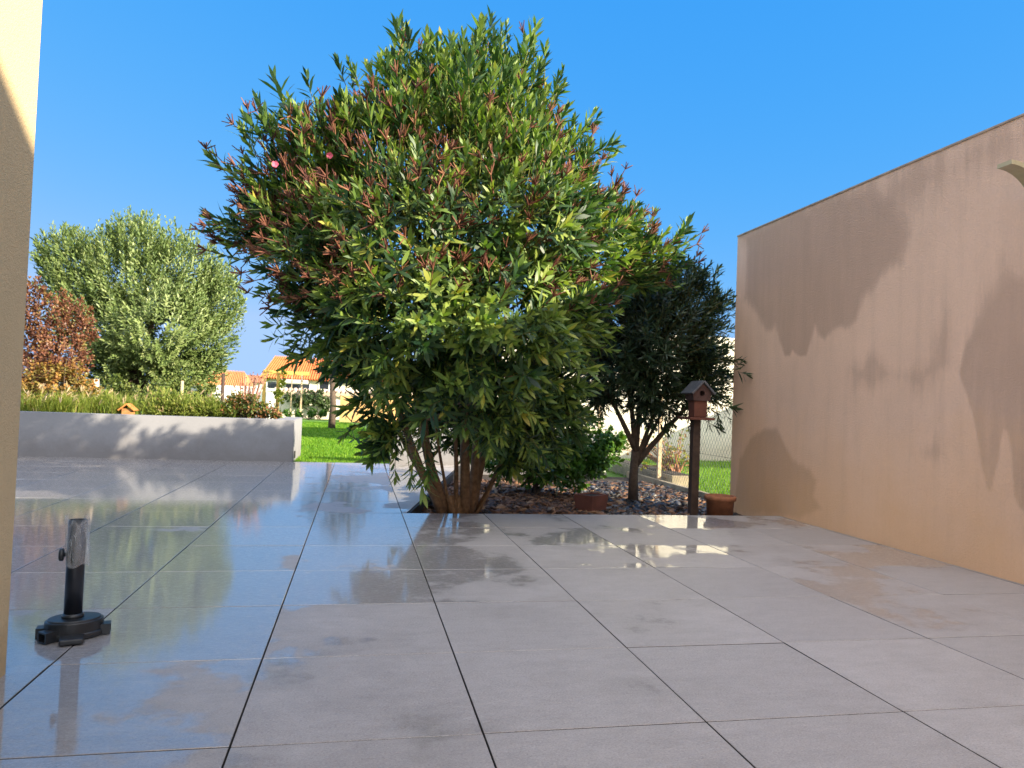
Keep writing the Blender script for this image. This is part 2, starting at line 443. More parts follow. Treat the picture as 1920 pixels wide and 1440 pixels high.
# house at left: corner of a cream rendered wall
hl = empty('cream_house', (-3, -1, 0), 'cream rendered house corner standing at the left edge of the terrace', 'house')
obj('wall', one_box((-6.0, -7, -.1), (-.952, 2.38, 4.2), .006), mat_cream, hl)
# the neighbouring gabled house beyond the ochre wall; its outline is stretched to throw shade over the near terrace
b = NB()
prof = [(-9, -.14), (2.2, -.14), (2.2, 2.45), (1.2, 2.9), (-.2, 3.08), (-.94, 3.38), (-2.0, 4.25), (-9, 3.0)]
va = [b.verts.new((XW+.23, y, z)) for y, z in prof]; vb = [b.verts.new((XW+5, y, z)) for y, z in prof]
b.faces.new(list(reversed(va))); b.faces.new(vb)
for k in range(len(prof)): b.faces.new((va[k], va[(k+1) % len(prof)], vb[(k+1) % len(prof)], vb[k]))
bmesh.ops.recalc_face_normals(b, faces=b.faces)
tag(obj('neighbour_house', b, mat_cream), 'gabled house behind the ochre wall, beyond the right edge of the picture', 'house')

# grey low walls that close the terrace
lw = empty('low_wall', (-2.4, YL, 0), 'low grey rendered wall with leafy shadows round the raised bed', 'wall')
b = NB()
vs = [b.verts.new((x, y, z)) for z in (-.15, .515) for x, y in ((-9, YL), (-.77, YL), (-.77, 10.85), (-.99, 10.85), (-.99, YL+.2), (-9, YL+.2))]
n = 6
b.faces.new([vs[n+i] for i in range(n)]); b.faces.new([vs[i] for i in reversed(range(n))])
for k in range(n): b.faces.new((vs[k], vs[(k+1) % n], vs[n+(k+1) % n], vs[n+k]))
bmesh.ops.bevel(b, geom=[e for e in b.edges], offset=.006, segments=2, affect='EDGES')
obj('wall_face', b, mat_greywall, lw)
obj('outlet_box', one_box((-.772, 9.72, .03), (-.757, 9.78, .12), .003), mat_black, lw)
lw2 = one_box((.42, YL, -.15), (3.3, YL+.2, .47), .006)
tag(obj('low_wall', lw2, mat_greywall), 'low grey rendered wall half hidden behind the oleander stems', 'wall')

# white building of the neighbours behind the trees, with its lawn
tag(obj('white_outbuilding', one_box((2.3, 13.2, -.15), (11, 16.5, 2.25), .01), mat_white),
    'cream white wall seen through the small dark tree beyond the mesh fence', 'building')
tag(obj('shadow_wall', one_box((8.0, 9.8, -.15), (8.15, 13.15, 1.35), .008), mat_white),  # added out of view to cast the slanting shadow on the outbuilding
    'unseen white wall added out of frame beside the neighbouring lawn to cast a slanting shadow', 'wall')

# ---------------------------------------------------------------- plant builders
def blobs_px(lst):
    """(x, y, r, Y) in picture units of the crown outline -> spheres in metres"""
    out = []
    for x, y, r, Y in lst:
        c = at(x, y, Y); depth = (c - Vector((0, 0, EYE))).dot(AF)
        out.append((np.array(c), r/F_PX*depth))
    return out
def shell_points(blobs, n, core=.5, keep_deep=.2, squash=1.):
    w_ = np.array([r**2 for c, r in blobs]); w_ /= w_.sum()
    P, D = [], []
    cen = np.array([c for c, r in blobs]); rad = np.array([r for c, r in blobs])
    gc = (cen*w_[:, None]).sum(0)
    while len(P) < n:
        k = rng.choice(len(blobs), p=w_)
        d = rng.normal(size=3); d /= np.linalg.norm(d)
        p = cen[k] + d*rad[k]*rng.uniform(core, 1)**.5*np.array([1, squash, 1])
        depth = np.max(rad - np.linalg.norm(cen-p, axis=1))
        if depth > .35*rad.max() and rng.random() > keep_deep: continue
        g = p - gc; g /= np.linalg.norm(g) + 1e-6
        dd = .55*d + .6*g + np.array([0, 0, .45])
        P.append(p); D.append(dd/np.linalg.norm(dd))
    return np.array(P), np.array(D)
def shoot_leaves(P, D, per, L, W, slen, open_=(.35, 1.2), whorl=3):
    """leaves set in whorls along shoots that end at P and point along D"""
    n = len(P); ref = nrm(rng.normal(size=(n, 3))); U = nrm(np.cross(D, ref)); V = np.cross(D, U)
    LP, LD, LN, LL, LW, LT = [], [], [], [], [], []
    st = rng.random(n)
    sl = slen*rng.uniform(.6, 1.3, n)
    lm = rng.uniform(.62, 1.25, n)
    for j in range(per):
        lev = j//whorl; nl = max(1, (per-1)//whorl)
        t = lev/nl                                # 0 tip .. 1 lower
        ang = (2*math.pi*(j % whorl)/whorl + lev*math.pi/whorl + rng.normal(0, .25, n))[:, None]
        op = (open_[0] + (open_[1]-open_[0])*t + rng.normal(0, .14, n))[:, None]
        rad = np.cos(ang)*U + np.sin(ang)*V
        LP.append(P - D*(sl*t)[:, None]); dv = np.cos(op)*D + np.sin(op)*rad
        dv = dv + np.array([0, 0, -.06])*t
        LD.append(dv); LN.append(np.cos(op)*rad*-1 + np.sin(op)*D)
        LL.append(L*lm*rng.uniform(.75, 1.15, n)*(1-.28*(t < .15))); LW.append(W*lm*rng.uniform(.8, 1.15, n))
        LT.append(np.clip(st*.6 + rng.random(n)*.4 + (.12 if t < .2 else 0) - .06, 0, 1))
    cat = np.concatenate
    return cat(LP), cat(LD), cat(LN), cat(LL), cat(LW), cat(LT)
def bez(p0, p1, p2, n=7):
    return [(1-t)**2*p0 + 2*(1-t)*t*p1 + t*t*p2 for t in [i/(n-1) for i in range(n)]]

# ---------------------------------------------------------------- big oleander
ol_leaf = leafmat('oleander_leaf', [(0, (.013, .040, .022)), (.38, (.046, .102, .031)), (.58, (.165, .255, .055)), (.85, (.28, .35, .072)), (1, (.42, .36, .06))], .44, .33, .45, (.95, 1.15, .42))
twig_green = leafmat('green_twig', [(0, (.10, .09, .03)), (1, (.22, .24, .05))], .6, .05, .3)
seed_mat = leafmat('red_stalk', [(0, (.07, .026, .02)), (.6, (.16, .058, .036)), (1, (.25, .12, .06))], .6, .1, .3)
OB = blobs_px([
 (905,150,105,5.7),(770,165,95,5.6),(860,250,150,5.4),(720,290,130,5.4),(610,290,110,5.5),(550,380,98,5.6),(478,412,62,5.7),
 (990,235,86,5.8),(1045,340,95,5.8),(960,400,170,5.1),(740,450,170,5.0),(600,470,120,5.3),(1100,460,85,5.8),(1215,490,75,6.0),
 (1150,400,50,5.9),(620,590,90,5.4),(760,600,150,4.95),(940,620,150,4.9),(1070,600,98,5.4),(1035,715,72,5.4),(920,740,110,4.9),
 (1000,790,80,5.5),(935,800,55,5.25),(1040,780,60,5.4),(960,860,40,5.6),(815,700,60,5.1),(670,690,48,5.3),(690,775,24,5.3),(725,815,34,5.25),(800,790,50,6.6),(880,820,55,6.6),(850,740,70,6.5),(700,850,20,5.3),(755,720,50,5.15)])
oP, oD = shell_points(OB, 3350, .22, .2)
push = rng.random(len(oP)) < .16; oP[push] += oD[push]*rng.uniform(.05, .20, (push.sum(), 1))
low = (oP[:, 2] < 1.25)
oD[low] = nrm(oD[low] + np.array([0, -.35, -.18])); up = oP[:, 2] > 2.4; oD[up] = nrm(oD[up] + np.array([0, 0, .6]))
# single sprays that stick out of the outline
extra = [(920,40,5.6,0,.95),(1003,85,5.7,.25,.9),(1055,160,5.8,.4,.85),(745,60,5.6,-.1,.95),(655,120,5.5,-.3,.9),(535,200,5.5,-.4,.8),(500,215,5.6,-.5,.8),(405,425,5.7,-.9,.25),
 (430,455,5.7,-.9,.1),(1150,290,5.8,.7,.5),(1110,215,5.8,.4,.8),(1225,405,6,.3,.9),(1275,440,6,.5,.8),(445,320,5.7,-.7,.6),(455,240,5.7,-.6,.7),(530,560,5.4,-.8,-.2),(545,640,5.4,-.8,-.3),
 (770,900,5.0,-.1,-.9),(800,880,5.0,.1,-.8),(700,860,5.2,-.5,-.7),(665,800,5.3,-.7,-.4),(670,750,5.3,-.8,-.2),(905,735,4.5,.1,-.5),(740,860,5.2,-.3,-.7),(690,835,5.3,-.6,-.3),(620,690,5.2,-.6,-.6),(600,660,5.2,-.7,-.4),(860,700,4.6,0,.1),(1060,640,4.9,.4,.2)]
eP = np.array([at(x, y, Y) for x, y, Y, a_, c_ in extra]); eD = nrm(np.array([(a_, -.25, c_) for *_, a_, c_ in extra]))
rep = 3
eP = np.concatenate([eP + rng.normal(0, .05, eP.shape)*(k > 0) for k in range(rep)]); eD = nrm(np.concatenate([eD + rng.normal(0, .15, eD.shape) for k in range(rep)]))
oP = np.concatenate([oP, eP]); oD = np.concatenate([oD, eD])
keep = oP[:, 2] > .12; oP, oD = oP[keep], oD[keep]
ol = empty('oleander_tree', tuple(at(850, 955, 5.95)), 'large round oleander with many stems, red seed stalks and long leaves by the terrace', 'tree')
base = Vector((.76, 6.0, -.12))
hi_ = oP[:, 2] > 2.15
lv = [np.concatenate(q) for q in zip(shoot_leaves(oP[~hi_], oD[~hi_], 15, .13, .026, .17, (.25, 1.25)), shoot_leaves(oP[hi_], oD[hi_], 15, .125, .026, .17, (.14, .85)))]
obj('crown', leaves('crown', *lv), ol_leaf, ol)
# stems
b = NB()
stem_px = [(790,560,5.5),(700,600,5.4),(860,520,5.6),(930,560,5.8),(1000,650,6.0),(760,420,5.7),(880,350,5.8),(980,420,6.0),(640,500,5.6),(1080,560,6.1),(700,380,5.8)]
starts = [(840,955,5.95),(834,945,5.9),(860,955,6.0),(880,950,6.05),(890,945,6.0),(848,950,5.88),(872,955,5.95),(885,950,6.1),(838,950,5.95),(890,948,6.1),(830,955,6.0)]
mids = [(775,800,5.75),(745,790,5.7),(848,780,5.8),(905,800,6.0),(960,850,6.0),(800,730,5.8),(868,700,5.85),(925,720,6.05),(700,740,5.7),(1000,760,6.1),(770,700,5.9)]
stem_curves = []
for i, (e, s_, m_) in enumerate(zip(stem_px, starts, mids)):
    p0, p1, p2 = Vector(at(*s_)), Vector(at(*m_)), Vector(at(*e)); p0.z = -.12
    pts = bez(p0, p1*1.0, p2, 9); r0 = [.048, .042, .022, .045, .016, .014, .046, .038, .024, .017, .03][i]
    pts = [p + Vector((random.gauss(0, .008), random.gauss(0, .008), 0))*(0 < k < 8) for k, p in enumerate(pts)]
    tube(b, pts, [r0*(1-.72*k/8) for k in range(9)], 9); stem_curves.append(pts)
# root collar
for i in range(3):
    p = Vector((.755+.04*i, 5.96+.02*(i % 2), -.13)); tube(b, [p, p+Vector((0, 0, .10)), p+Vector((.0, 0, .2))], [.06, .05, .03], 9)
ends = [p for c in stem_curves for p in c[4:]]
sel = rng.choice(len(oP), 340, replace=False)
for k in sel:                   # limbs from the stems to the shoots
    p = Vector(oP[k]) - Vector(oD[k])*.15
    e = min(ends, key=lambda q: (q-p).length + (0 if q.z < p.z else .6))
    mid = (e+p)/2 + Vector((random.gauss(0, .06), random.gauss(0, .06), .04))
    tube(b, bez(e, mid, p, 5), [.011, .009, .007, .005, .004], 5, False)
obj('trunk', b, mat_bark, ol)
obj('twigs', twig_mesh('twigs', oP - oD*.30 + rng.normal(0, .02, oP.shape), oP, .0045, .002, rng.random(len(oP))), twig_green, ol)
# red seed stalks
reg = (oP[:, 2] > 1.45) & (oP[:, 1] < 5.9)
cand = np.where(reg)[0]
wgt = np.array([1 + 4*(at(0, 0, 5).x is None) for _ in cand], float)
left = oP[cand][:, 0] < .6
wgt = np.where(left & (oP[cand][:, 2] < 2.7), 3., 1.); wgt[oP[cand][:, 2] > 2.85] *= .12
sc_ = rng.choice(cand, min(860, len(cand)//2), replace=False, p=wgt/wgt.sum())
A, Bp = [], []
for k in sc_:
    p = oP[k] + oD[k]*.03; st = nrm((oD[k] + rng.normal(0, .25, 3))[None])[0]
    m1 = p + st*.07; A.append(p - st*.05); Bp.append(m1)
    for j in range(rng.integers(5, 10)):
        d = nrm((st + rng.normal(0, .55, 3) + np.array([0, 0, .35]))[None])[0]; L_ = rng.uniform(.04, .095)
        A.append(m1 + d*0); Bp.append(m1 + d*L_)
A, Bp = np.array(A), np.array(Bp)
obj('seed_stalks', twig_mesh('seed_stalks', A, Bp, rng.uniform(.0045, .0065, (len(A), 1)), .0036, rng.random(len(A))), seed_mat, ol)
# two late pink flowers
b = NB()
for x, y, Y in ((516, 308, 5.1), (618, 292, 5.1)):
    c = at(x, y, Y)
    for k in range(5):
        a_ = 2*math.pi*k/5; d = Vector((math.cos(a_), -.35, math.sin(a_)))*.018; t_ = Vector((-math.sin(a_), 0, math.cos(a_)))*.012
        vs = [b.verts.new(c), b.verts.new(c + d*.7 + t_), b.verts.new(c + d*1.25 + t_*.5), b.verts.new(c + d*1.2 - t_*.6), b.verts.new(c + d*.6 - t_)]
        b.faces.new(vs)
obj('blossoms', b, plain('pink_petal', (.75, .12, .2), .6, .2, 40, 0), ol)

# ---------------------------------------------------------------- small dark tree by the wall
t2_leaf = leafmat('small_tree_leaf', [(0, (.014, .03, .017)), (.6, (.028, .056, .024)), (1, (.06, .09, .035))], .4, .22, .45)
TB = blobs_px([(1190,590,95,6.6),(1280,570,80,6.6),(1240,650,110,6.5),(1330,640,58,6.5),(1150,690,80,6.6),(1320,720,62,6.5),(1230,740,70,6.5),
 (1290,525,42,6.6),(1345,570,40,6.5),(1180,540,55,6.7),(1120,620,60,6.7),(1345,680,40,6.3),(1095,570,55,6.8),(1085,660,65,6.9),(1060,600,55,6.9),(1115,745,50,6.8)])
tP, tD = shell_points(TB, 2450, .15, .8)
ex2 = [(1398,655,6.0,.9,.2),(1392,680,6.0,.8,0),(1395,690,6.0,.8,-.2),(1378,790,6.1,.5,-.7),(1385,770,6.05,.7,-.4),(1340,510,6.5,.4,.8),(1375,560,6.2,.7,.5),(1300,800,6.4,.1,-.9),(1350,800,6.2,.2,-.9),(1250,800,6.4,-.1,-.9)]
e2 = np.array([at(x, y, Y) for x, y, Y, *_ in ex2]); d2 = nrm(np.array([(a_, -.2, c_) for *_, a_, c_ in ex2]))
e2 = np.concatenate([e2 + rng.normal(0, .04, e2.shape) for k in range(4)]); d2 = nrm(np.concatenate([d2 + rng.normal(0, .2, d2.shape) for k in range(4)]))
tP = np.concatenate([tP, e2]); tD = np.concatenate([tD, d2])
bad = (tP[:, 0] > XW-.06) & (tP[:, 1] < 6.33); tP, tD = tP[~bad], tD[~bad]
t2 = empty('small_tree', tuple(at(1187, 940, 6.9)), 'small dark tree with a forked trunk between the oleander and the ochre wall', 'tree')
t2b = Vector(at(1187, 940, 6.9)); t2b.z = -.12
t2f = Vector(at(1192, 845, 6.75))
obj('crown', leaves('crown', *shoot_leaves(tP, tD, 13, .095, .0155, .15, (.3, 1.3))), t2_leaf, t2)
b = NB()
tube(b, [t2b, t2b.lerp(t2f, .5)+Vector((-.01, 0, 0)), t2f], [.055, .045, .042], 10)
ends = []
for x, y, Y, r in ((1120,700,6.6,.022),(1175,680,6.7,.024),(1210,640,6.7,.024),(1290,760,6.5,.026),(1330,720,6.5,.02),(1150,760,6.7,.016),(1255,700,6.6,.02),(1300,660,6.6,.016)):
    p = Vector(at(x, y, Y)); mid = t2f.lerp(p, .45) + Vector((0, 0, .04 if x < 1230 else -.05))
    start = t2f if x < 1230 else t2b.lerp(t2f, .72)
    pts = bez(start, mid, p, 7); tube(b, pts, [r*1.3*(1-.6*k/6) for k in range(7)], 8); ends += pts[2:]
for k in rng.choice(len(tP), 170, replace=False):
    p = Vector(tP[k]) - Vector(tD[k])*.12
    e = min(ends, key=lambda q: (q-p).length + (0 if q.z < p.z else .5))
    tube(b, bez(e, (e+p)/2 + Vector((0, 0, .03)), p, 4), [.009, .007, .005, .004], 4, False)
obj('trunk', b, mat_bark2, t2)
obj('twigs', twig_mesh('twigs', tP - tD*.22, tP, .0035, .0018, rng.random(len(tP))*.3), twig_green, t2)

# ---------------------------------------------------------------- green bush behind
bush_leaf = leafmat('bush_leaf', [(0, (.03, .09, .018)), (.6, (.07, .17, .025)), (1, (.13, .24, .035))], .38, .35, .45)
def bush(name, label, cat, bl, n, mat, L, W, per=8, slen=.08, stem=mat_bark2, base=None, group=None, open_=(.4, 1.3), core=.2, whorl=3, nst=14, up=0., zmin=-.1):
    B = blobs_px(bl); P, D = shell_points(B, n, core, .5)
    D = nrm(D + np.array([0, 0, up])); k = P[:, 2] > zmin; P, D = P[k], D[k]
    bp = Vector(base)
    r = empty(name, tuple(bp), label, cat, group)
    obj('foliage', leaves('foliage', *shoot_leaves(P, D, per, L, W, slen, open_, whorl)), mat, r)
    b = NB()
    for i in rng.choice(len(P), nst, replace=False):
        p = Vector(P[i]); tube(b, bez(bp + Vector((random.gauss(0, .05), random.gauss(0, .05), 0)), bp.lerp(p, .4) + Vector((0, 0, .15)), p, 6), [.012, .011, .009, .007, .005, .004], 5, False)
    obj('stems', b, stem, r)
    return r
bush('leafy_bush', 'bright green leafy bush low behind the oleander stems', 'bush',
     [(1000,850,65,7.3),(1070,865,58,7.2),(1125,855,40,7.2),(940,860,45,7.4),(1150,825,32,7.3),(1080,810,50,7.5),(990,790,60,7.6)], 800, bush_leaf, .085, .032, base=(1.75, 7.4, -.12))
bush('flowering_shrub', 'sparse shrub with reddish stems and yellow leaves behind the mesh fence', 'shrub',
     [(1225,820,28,8.9),(1270,830,28,8.9),(1255,860,30,8.9),(1200,860,25,9),(1180,830,22,9),(1290,865,22,8.9)], 130, leafmat('yellowing_leaf', [(0, (.14, .20, .03)), (.6, (.28, .30, .04)), (.8, (.34, .13, .06)), (1, (.5, .22, .08))], .5, .4), .06, .026,
     per=5, stem=plain('red_stem', (.36, .16, .08), .7, .2, 30, 0), base=(4.0, 8.9, -.05), nst=40, zmin=.05)

# ---------------------------------------------------------------- plants in the raised bed and the far garden
olive_leaf = leafmat('olive_leaf', [(0, (.07, .115, .035)), (.5, (.18, .25, .075)), (1, (.34, .39, .17))], .45, .2, .4, (1.1, 1.1, .6))
ot_base = Vector((-3.85, 14, -.03))
OLB = blobs_px([(250,520,105,14),(160,520,85,13.9),(330,510,90,14.1),(395,570,65,14),(120,480,60,14),(255,450,60,14.2),(190,600,95,13.6),(300,610,110,13.5),(385,640,65,13.8),
  (200,680,60,13.6),(330,690,60,13.6),(390,690,38,13.8),(410,520,40,14)])
P, D = shell_points(OLB, 4600, .3, .15)
rim = [(140,430),(180,425),(210,430),(255,415),(300,412),(320,420),(350,445),(110,450),(80,470),(420,490),(445,540),(455,590),(230,420),(275,420),(165,440)]
E2 = np.array([at(x+random.gauss(0, 8), y+random.gauss(0, 8), 14+random.gauss(0, .3)) for x, y in rim for _ in range(6)])
from mathutils import noise as mnoise
cl = np.array([mnoise.noise(Vector(p)*2.3) for p in P]); kk = cl > -.34 - .25*rng.random(len(P)); P, D = P[kk], D[kk]
P = np.concatenate([P, E2]); D = nrm(np.concatenate([D, np.array([(random.gauss(0, .3), 0, 1.) for _ in E2])]))
D = nrm(D + np.array([0, 0, .45]))
ot = empty('olive_tree', tuple(ot_base), 'round silvery green olive tree behind the low grey wall', 'tree')
obj('crown', leaves('crown', *shoot_leaves(P, D, 14, .10, .026, .30, (.3, .95), 2)), olive_leaf, ot)
b = NB()
for x, y, r in ((200,560,.07),(300,560,.07),(255,520,.07),(340,640,.05),(180,640,.05)):
    p = Vector(at(x, y, 14)); tube(b, bez(ot_base, Vector(at(255, 690, 14)), p, 7), [r*1.7, r*1.5, r*1.3, r, r*.8, r*.6, r*.4], 8)
obj('trunk', b, mat_bark2, ot)

red_leaf = leafmat('red_leaf', [(0, (.08, .04, .025)), (.45, (.22, .09, .055)), (.75, (.28, .16, .07)), (1, (.24, .24, .07))], .45, .3, .4, (1.3, .8, .5))
mixed_leaf = leafmat('autumn_leaf', [(0, (.10, .10, .025)), (.4, (.26, .20, .05)), (.7, (.36, .17, .05)), (1, (.45, .30, .06))], .5, .3, .4)
bush('red_shrub', 'tall bronze red leaved shrub beside the cream house corner', 'shrub',
     [(90,600,62,11.5),(60,640,60,11.5),(130,590,42,11.5),(110,660,62,11.4),(60,560,32,11.6),(155,620,28,11.4),(40,700,45,11.3),(62,535,18,11.6),(75,700,55,11.2),(130,680,40,11.3)], 1150, red_leaf, .07, .028, per=8, base=(-4.2, 11.5, .3), up=.5, slen=.12, open_=(.3, 1.1))
bush('autumn_shrub', 'lower yellow and orange leaved shrub below the bronze red one', 'shrub',
     [(70,730,50,10.9),(120,720,45,10.9),(30,745,40,10.9),(160,735,30,10.9),(100,760,35,10.8)], 620, mixed_leaf, .06, .03, per=8, base=(-3.9, 10.9, .3), up=.3, zmin=.33)
bush('spreading_shrub', 'spreading green and red shrub at the end of the low grey wall', 'shrub',
     [(445,755,24,10.4),(475,762,24,10.3),(500,770,18,10.3),(430,770,16,10.3),(520,778,10,10.2)], 330, leafmat('green_red_leaf', [(0, (.05, .09, .02)), (.5, (.12, .17, .03)), (.75, (.30, .12, .06)), (1, (.42, .22, .12))], .45, .3), .05, .024, per=8, base=(-1.45, 10.4, .3), zmin=.33)
bush('bare_shrub', 'thin reddish half bare shrub in front of the white railing', 'shrub',
     [(470,715,22,11.2),(490,705,16,11.2),(455,735,18,11.2)], 60, leafmat('sparse_red_leaf', [(0, (.25, .10, .06)), (1, (.42, .2, .13))], .5, .3), .035, .018, per=3, base=(-1.6, 11.2, -.03), nst=46, stem=plain('pinkish_stem', (.38, .2, .15), .8, .2, 30, 0))

soft = leafmat('soft_leaf', [(0, (.10, .15, .03)), (.5, (.23, .30, .06)), (.85, (.38, .40, .11)), (1, (.50, .37, .22))], .55, .35, .3)
for nm, lb, bl, bx in (('garden_shrub', 'fluffy yellow green shrub right of the small wooden feeder', [(290,762,24,10.5),(320,758,26,10.5),(345,764,22,10.4),(300,742,16,10.7)], -2.5),
                       ('garden_shrub', 'fluffy pale green shrub beside the dark brown post', [(375,768,20,10.4),(395,765,20,10.4),(360,755,18,10.7),(412,772,12,10.3)], -2.05),
                       ('garden_shrub', 'low fluffy shrub left of the small wooden feeder', [(205,765,22,10.4),(222,772,16,10.2),(180,770,18,10.4),(200,748,14,10.7)], -3.2)):
    bush(nm, lb, 'shrub', bl, 700, soft, .075, .011, base=(bx, 10.5, .3), per=9, slen=.16, up=.9, zmin=.33, open_=(.2, .8), core=.1)
# ornamental grass with pinkish plumes: one soft mass
def grass_blades(n, X, Y, z, H, W, lean, tint):
    P = np.stack([X, Y, z], 1); a = rng.uniform(0, 2*math.pi, n)
    ln = lean*rng.uniform(.3, 1.4, n)
    dx, dy = np.cos(a)*ln, np.sin(a)*ln
    S_ = np.stack([-np.sin(a), np.cos(a), 0*a], 1)*(W*.5)[:, None]
    p1 = P + np.stack([dx*.35*H, dy*.35*H, .62*H], 1); p2 = P + np.stack([dx*H, dy*H, H*(1-.25*ln)], 1)
    V = np.stack([P-S_, P+S_, p1+S_*.8, p1-S_*.8, p2], 1).reshape(-1, 3); o = (np.arange(n)*5)[:, None]
    f = np.concatenate([o+np.array([[0, 1, 2, 3]]), o+np.array([[3, 2, 4]])], 1).ravel()
    return V, f, np.tile([4, 3], n), np.repeat(tint, 5), p2
blade_mat = leafmat('grass_blade', [(0, (.12, .19, .03)), (.5, (.25, .32, .06)), (.8, (.38, .38, .10)), (1, (.48, .36, .20))], .55, .35, .3)
n = 4200
ctr = np.array([(x, y) for x, y in ((-3.4, 10.6), (-3.15, 10.7), (-3.7, 10.2), (-4.2, 10.3), (-3.5, 10.2), (-3.0, 10.35), (-2.2, 10.7), (-1.75, 10.6))])
k = rng.integers(0, len(ctr), n); X = ctr[k, 0] + rng.normal(0, .13, n); Yg = ctr[k, 1] + rng.normal(0, .13, n)
H = rng.uniform(.18, .56, n)
V1, f1, s1, t1, tips = grass_blades(n, X, Yg, np.full(n, .33), H, np.full(n, .009), .75, np.clip(rng.normal(.40, .2, n), 0, 1))
sel = rng.random(n) < .05
A = tips[sel] - np.array([0, 0, .04]); m_ = len(A)
PD = nrm(rng.normal(0, .4, (m_, 3)) + np.array([.2, 0, 1.])); 
pl_mat = leafmat('plume', [(0, (.38, .29, .16)), (1, (.62, .48, .33))], .8, .35, .1)
pl = leaves('plumes', np.repeat(A, 3, 0), np.repeat(PD, 3, 0) + rng.normal(0, .2, (m_*3, 3)), nrm(rng.normal(size=(m_*3, 3))), np.full(m_*3, .10), np.full(m_*3, .010), rng.random(m_*3))
go = obj('ornamental_grass', raw_mesh('ornamental_grass', V1, f1, s1, t1), blade_mat)
tag(go, 'yellow green ornamental grass growing in the raised bed behind the low wall', 'grass', kind='stuff')
po = obj('grass_plumes', pl, pl_mat, go); po['kind'] = 'stuff'

# lawn grass
lm = leafmat('lawn_blade', [(0, (.07, .19, .012)), (.6, (.15, .33, .02)), (1, (.30, .44, .05))], .5, .4, .25)
n = 52000
Yg = YL+.05 + 15*rng.random(n)**1.8; X = -.95 - .13*(Yg-YL) + rng.random(n)*2.6
V1, f1, s1, t1, _ = grass_blades(n, X, Yg, np.full(n, -.032), rng.uniform(.025, .055, n), .006*(1+.16*(Yg-YL)), .6, rng.random(n))
tag(obj('lawn_grass', raw_mesh('lawn_grass', V1, f1, s1, t1), lm), 'short green lawn beyond the end of the tiled terrace', 'grass', kind='stuff')
n = 42000
Yg = 6.4 + 6.7*rng.random(n)**1.3; X = 3.68 + rng.random(n)*(.9+.36*Yg-1.2)
V1, f1, s1, t1, _ = grass_blades(n, X, Yg, np.full(n, -.147), rng.uniform(.03, .07, n), np.full(n, .007), .6, rng.random(n))
tag(obj('lawn_grass', raw_mesh('lawn_grass', V1, f1, s1, t1), lm), 'sunlit lawn of the neighbours seen through the mesh fence', 'grass', kind='stuff')

# ---------------------------------------------------------------- mulch and slate in the bed
def chips(name, n, xr, yr, size, zt, mat, label, cond, thick=.25):
    V, F_, T = [], [], []
    cube = np.array([(x, y, z) for z in (-1, 1) for x, y in ((-1, -1), (1, -1), (1, 1), (-1, 1))], float)
    fc = np.array([(3, 2, 1, 0), (4, 5, 6, 7), (0, 1, 5, 4), (1, 2, 6, 5), (2, 3, 7, 6), (3, 0, 4, 7)])
    i = 0
    while i < n:
        x, y = rng.uniform(*xr), rng.uniform(*yr)
        if not cond(x, y): continue
        sx = size*rng.uniform(.5, 1.5); sy = sx*rng.uniform(.25, .7); sz = sy*thick*rng.uniform(.5, 1.3)
        e = Matrix.Rotation(rng.uniform(0, 6.28), 3, 'Z') @ Matrix.Rotation(rng.normal(0, .4), 3, 'X') @ Matrix.Rotation(rng.normal(0, .3), 3, 'Y')
        c = cube*rng.uniform(.7, 1.1, cube.shape)*np.array([sx, sy, sz])/2
        V.append(c @ np.array(e).T + np.array([x, y, zt + rng.uniform(0, .03)])); F_.append(fc + 8*i); T.append(np.full(8, rng.random())); i += 1
    o = obj(name, raw_mesh(name, np.concatenate(V), np.concatenate(F_).ravel(), np.full(6*n, 4), np.concatenate(T)), mat)
    return tag(o, label, 'mulch', kind='stuff')
inbed = lambda x, y: (x - .40) > (y-Y6)*.228 and y > Y6+.01
def chipmat(name, stops, rough):
    M = M_(name); c = M.ramp(M.attr('tint'), stops); M.set(Base_Color=M.mix(.35, c, M.mix(1., c, M.noise(60), 'MULTIPLY')), Roughness=rough); M.bump(M.noise(120), .5, .004); return M.m
chips('bark_mulch', 6400, (.38, 3.56), (Y6, 8.6), .075, -.112, chipmat('bark_chip', [(0, (.03, .018, .012)), (.4, (.12, .058, .032)), (.8, (.25, .12, .06)), (1, (.42, .25, .13))], .75), 'brown bark mulch covering the bed round the oleander',
      lambda x, y: inbed(x, y) and (x < 2.15 + .25*math.sin(y*3) + rng.normal(0, .12) or rng.random() < .5) and not (x > XW-.05 and y < 6.35))
chips('slate_chips', 4600, (1.8, 3.56), (Y6, 8.6), .062, -.112, chipmat('slate_chip', [(0, (.016, .015, .015)), (.6, (.05, .045, .043)), (.9, (.12, .112, .11)), (1, (.26, .25, .24))], .45), 'dark grey slate chips covering the bed round the bird house post',
      lambda x, y: inbed(x, y) and x > 2.2 + .25*math.sin(y*3) + rng.normal(0, .1) and not (x > XW-.03 and y < 6.35), .3)

